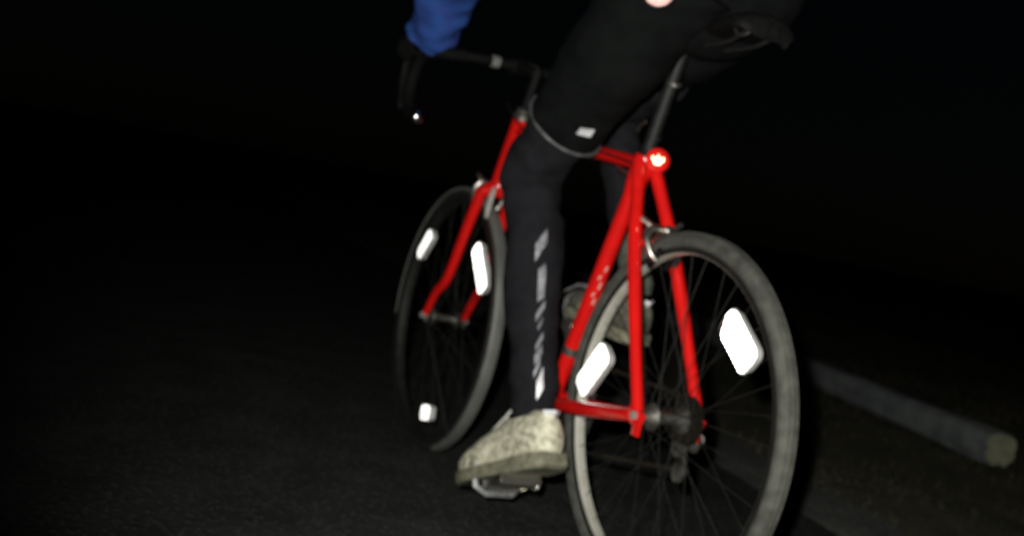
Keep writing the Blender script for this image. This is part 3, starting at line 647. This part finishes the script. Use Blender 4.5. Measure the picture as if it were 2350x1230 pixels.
# trousers
trl = None
tro = None
for s in (1, -1):
    l = LEG[s]; h, k_, a = V(l['hip']), V(l['knee']), V(l['ankle']); y = V((0, 1, 0))
    sh = k_.lerp(a, .33) + V((-.012, 0, -.0))
    pth = [(*(h.lerp(k_, .55)), .070, .068), (*(h.lerp(k_, .80)), .068, .067), (*(k_ + V((-.008, 0, .0))), .066, .066), (*(k_.lerp(a, .18) + V((-.006, 0, 0))), .060, .060), (*sh, .058, .058), (*k_.lerp(a, .62), .055, .054), (*k_.lerp(a, .85), .046, .045), (*k_.lerp(a, .99), .043, .042), (*(k_.lerp(a, 1.04)), .043, .042)]
    if s < 0: pth = [(q[0], q[1], q[2], q[3] * (.80 if i > 1 else .9), q[4] * (.80 if i > 1 else .9)) for i, q in enumerate(pth[:-2])]
    mb = limb(pth, seed=s * 3 + 1, wr=.0085, freq=15)
    tro = mb.build('trouser_leg', M['trouser'], person, smooth=70); sub(tro)
    if s == 1: trl = tro; PL_ = mb.P
def on_leg(P, f, ang, lift=.004):
    """point on a limb's surface"""
    x = f * (len(P) - 1); i = min(int(x), len(P) - 2); t = x - i
    q = [a + (b - a) * t for a, b in zip(P[i], P[i + 1])]; tt = (V(P[i + 1][:3]) - V(P[i][:3])).normalized()
    sd_ = V((0, 1, 0)); sd_ = (sd_ - tt * sd_.dot(tt)).normalized(); fr = sd_.cross(tt)
    return V(q[:3]) + sd_ * math.cos(ang) * (q[4] + lift) + fr * math.sin(ang) * (q[3] + lift)
from mathutils.bvhtree import BVHTree
def cloth_tree(o): return BVHTree.FromPolygons([v.co.copy() for v in o.data.vertices], [tuple(p.vertices) for p in o.data.polygons])
def patch(P, f0, f1, a0, a1, skew, m, name, parent, lift=.006, n=4):
    mb = MB(); vs = []
    for j, lf in enumerate((lift, lift - .002)):
        for i in range(n + 1):
            for k in range(n + 1):
                u, v = i / n, k / n
                ff, aa = f0 + (f1 - f0) * u + skew * (v - .5), a0 + (a1 - a0) * v
                outer = on_leg(P, ff, aa, .05); inner = on_leg(P, ff, aa, -.03); dd = (inner - outer).normalized()
                hit = TREES[parent.name].ray_cast(outer, dd)[0]
                vs.append((hit if hit else on_leg(P, ff, aa, 0)) - dd * (.0045 if j == 0 else .0005))
    q = (n + 1) ** 2; fs = []
    for i in range(n):
        for k in range(n):
            a = i * (n + 1) + k; fs += [(a, a + 1, a + n + 2, a + n + 1), (q + a + n + 1, q + a + n + 2, q + a + 1, q + a)]
    rim_ = [k for k in range(n + 1)] + [i * (n + 1) + n for i in range(1, n + 1)] + [n * (n + 1) + k for k in range(n - 1, -1, -1)] + [i * (n + 1) for i in range(n - 1, 0, -1)]
    fs += [(rim_[i], rim_[(i + 1) % len(rim_)], q + rim_[(i + 1) % len(rim_)], q + rim_[i]) for i in range(len(rim_))]
    return mb.add(vs, fs).build(name, m, parent, smooth=60)
TREES = {trl.name: cloth_tree(trl)}
PATCH = [(.495, .525, .15, -.22, .035, 'dimtag'), (.550, .608, .12, -.10, .012, 'dimtag'), (.622, .638, .16, -.14, .03, 'dimtag'), (.652, .662, .12, -.06, .02, 'dimtag'), (.688, .702, .14, -.16, .03, 'dimtag'), (.712, .735, .12, -.2, .03, 'dimtag'), (.748, .768, .02, -.24, .04, 'dimtag'), (.775, .845, .14, -.12, .045, 'tag')]
A0 = 1.30
for f0, f1, a0, a1, sk, mn in PATCH: patch(PL_, f0, f1, A0 + a0, A0 + a1, sk, M[mn], 'reflective_print', trl)
# shorts / long hem over the thighs with grey piping
sm_ = MB()
for s in (1, -1):
    l = LEG[s]; h, k_ = V(l['hip']), V(l['knee'])
    pth = [(*(h + V((-.05, -s * .02, .06))), .13, .10), (*h, .118, .105), (*h.lerp(k_, .3), .104, .098), (*h.lerp(k_, .52), .092, .088), (*h.lerp(k_, .71), .085, .080)]
    if s < 0: pth = [(q[0], q[1] + .012, q[2] + .022, q[3] * .84, q[4] * .84) for q in pth]
    mb = limb(pth, seed=s * 5 + 2, wr=.008, freq=9)
    so = mb.build('shorts_leg', M['shorts'], person, smooth=70); sub(so)
    rim_ = [on_leg(mb.P, 1.0, 2 * math.pi * k / 32, .001) for k in range(32)]
    if s == 1: MB().tube(rim_, .0035, 8, closed=True).build('hem_piping', M['piping'], so)
    if s == 1:
        TREES[so.name] = cloth_tree(so)
        patch(mb.P, .81, .848, 1.24, 1.54, -.02, M['tag'], 'reflective_label', so)
        PSH = mb.P
# seat of the shorts
MB().tube(spline([(.02, 0, 1.10), (.08, 0, 1.13), (.16, 0, 1.19), (.22, 0, 1.26)], 4), [.05, .09, .12, .14, .15, .155, .155, .155, .15, .15, .148, .145, .14], 20, flat=1.15, sidedir=(0, 1, 0)).build('shorts_seat', M['shorts'], person, smooth=70)
# small lit clip-on lamp at the hip
bd = V((-.80, .55, .02)).normalized(); bc = V((.036, .170, 1.0755))
bo = MB().lathe([(.006, -.012), (.028, -.010), (.0310, -.002), (.0300, .002)], bc, bd, 26, closed=False).build('hip_lamp', M['blackplastic'], person)
MB().lathe([(.0008, .010), (.011, .0090), (.020, .006), (.028, .001), (.029, -.001)], bc, bd, 26, closed=False).build('lamp_lens', M['badge'], bo)
# jacket
jk = MB(); tp = [(.135, 0, 1.16, .155, .180), (.20, 0, 1.27, .150, .178), (.29, 0, 1.38, .152, .185), (.37, 0, 1.46, .142, .190), (.43, 0, 1.525, .10, .13), (.475, 0, 1.565, .07, .075)]
jb = limb(tp, seg=32, wr=.012, freq=7, seed=9); jacket = jb.build('jacket', M['blue'], person, smooth=70); sub(jacket)
for s in (1, -1):
    a = ARM[s]; sh, el, w_ = V(a['sh']), V(a['el']), V(a['wr'])
    pth = [(*(sh + V((-.02, -s * .03, .0))), .085, .08), (*sh.lerp(el, .3), .078, .074), (*sh.lerp(el, .75), .074, .074), (*el, .076, .076), (*el.lerp(w_, .3), .074, .074), (*el.lerp(w_, .65), .066, .066), (*el.lerp(w_, .92), .059, .059), (*w_, .056, .056)]
    mb = limb(pth, seed=s * 7 + 4, wr=.013, freq=16); so = mb.build('sleeve', M['blue'], jacket, smooth=70); sub(so)
    # glove: palm on the hood, four fingers curled round it, thumb on the inner side
    hc = V((1.0, s * .212, .976)); gv_ = []; gr = []; ge = []
    def add(p, r, prev=None):
        gv_.append(tuple(p)); gr.append(r)
        if prev is not None: ge.append((prev, len(gv_) - 1))
        return len(gv_) - 1
    i0 = add(w_ + V((-.01, 0, .002)), .030); i1 = add(w_ + V((.02, -s * .002, -.004)), .028, i0); i2 = add(V((.995, s * .216, 1.008)), (.022), i1)
    for q, (dx, ln_) in enumerate(((.034, .92), (.014, 1.0), (-.006, .95), (-.026, .8))):
        b = V((1.0 + dx, s * .222, 1.012)); j = add(b, .0125, i2)
        j = add(b + V((.006, s * .022 * ln_, -.014)), .0098, j); j = add(b + V((.010, s * .024 * ln_, -.042 * ln_)), .0092, j); j = add(b + V((.008, s * .004, -.060 * ln_)), .0085, j)
    j = add(V((.985, s * .198, 1.004)), .013, i2); j = add(V((1.004, s * .186, .988)), .0105, j); j = add(V((1.022, s * .184, .972)), .009, j)
    gm = skin_mesh('glove', gv_, ge, gr, 0, 2); go = link('glove', gm, M['glove'], person, smooth=0); gm.polygons.foreach_set('use_smooth', [True] * len(gm.polygons))
# shoes
def shoe(s):
    h, t = FOOT[s]; x = (t - h).normalized(); y = V((0, 1, 0)); y = (y - x * y.dot(x)).normalized(); z = x.cross(y)
    sc = (t - h).length / .285
    W_ = lambda a, b, c: h + (x * a + y * b + z * c) * sc
    secs = [(-.002, .016, .066), (.012, .028, .076), (.04, .0345, .084), (.075, .036, .090), (.11, .037, .087), (.145, .041, .078), (.18, .046, .069), (.215, .0475, .057), (.245, .042, .049), (.27, .029, .041), (.284, .012, .028)]
    P = spline(secs, 4); sg = 20; vs = []
    for a, hw, zt in P:
        for k in range(sg):
            an = 2 * math.pi * k / sg; c_, s_ = math.cos(an), math.sin(an)
            px = abs(c_) ** .8 * (1 if c_ > 0 else -1) * hw * (1 if s_ < 0 else 1 - .25 * s_)
            pz = zt / 2 + (abs(s_) ** .85 * (1 if s_ > 0 else -1)) * zt / 2
            bumpy = 1 + .03 * noise.noise(V((a * 60, px * 60, pz * 60)))
            vs.append(W_(a, px * bumpy, pz))
    n_ = len(P); mb = MB().add(vs, [(i * sg + k, i * sg + (k + 1) % sg, (i + 1) * sg + (k + 1) % sg, (i + 1) * sg + k) for i in range(n_ - 1) for k in range(sg)] + [tuple(range(sg)), tuple((n_ - 1) * sg + k for k in range(sg))])
    so = mb.build('shoe', M['shoe'] if s > 0 else M['shadedshoe'], person, smooth=70)
    sv_ = []; m_ = 0; out_ = []
    for a, hw, zt in P: out_.append((a, hw + .005))
    loop = [(a, w) for a, w in out_] + [(a, -w) for a, w in reversed(out_)]
    for zz, g_ in ((.008, .98), (.004, 1.0), (-.008, 1.0), (-.013, .95)):
        for a, w in loop: sv_.append(W_(.14 + (a - .14) * (1.02 * g_), w * g_, zz + (.004 if a < .09 and zz < 0 else 0) * -1))
    nl_ = len(loop)
    MB().add(sv_, [(j * nl_ + k, j * nl_ + (k + 1) % nl_, (j + 1) * nl_ + (k + 1) % nl_, (j + 1) * nl_ + k) for j in range(3) for k in range(nl_)] + [tuple(range(nl_)), tuple(3 * nl_ + k for k in range(nl_))]).build('sole', M['sole'], so, smooth=40)
    for i in range(4):
        a = .105 + i * .024; zt = .097 - i * .009
        MB().tube([W_(a, -.026, zt - .020), W_(a + .006, -.012, zt - .003), W_(a + .010, .012, zt - .003), W_(a + .012, .026, zt - .020)], .0034, 8).build('lace', M['lace'], so)
    MB().tube([W_(.008, -.012, .072), W_(-.004, 0, .070), W_(.008, .012, .072)], .009, 8, flat=.5).build('heel_tab', M['tag'], so)
    MB().tube([W_(.19 + q * .001, (-.050 + .1 * i / 10), .012 + .058 * math.sin(math.pi * i / 10)) for q in (0,) for i in range(11)], .0035, 6, flat=1.8).build('toe_seam', M['sole'], so)
    # sock
    an = V(LEG[s]['ankle']); MB().tube([W_(.055, 0, .085), W_(.055, 0, .100), an + V((0, 0, .01)), V(LEG[s]['ankle']).lerp(V(LEG[s]['knee']), .42 if s < 0 else .07)], [.034, .035, .034, .036] if s < 0 else [.030, .030, .029, .027], 16).build('sock', M['sock'] if s < 0 else M['trouser'], so)
for s in (1, -1): shoe(s)
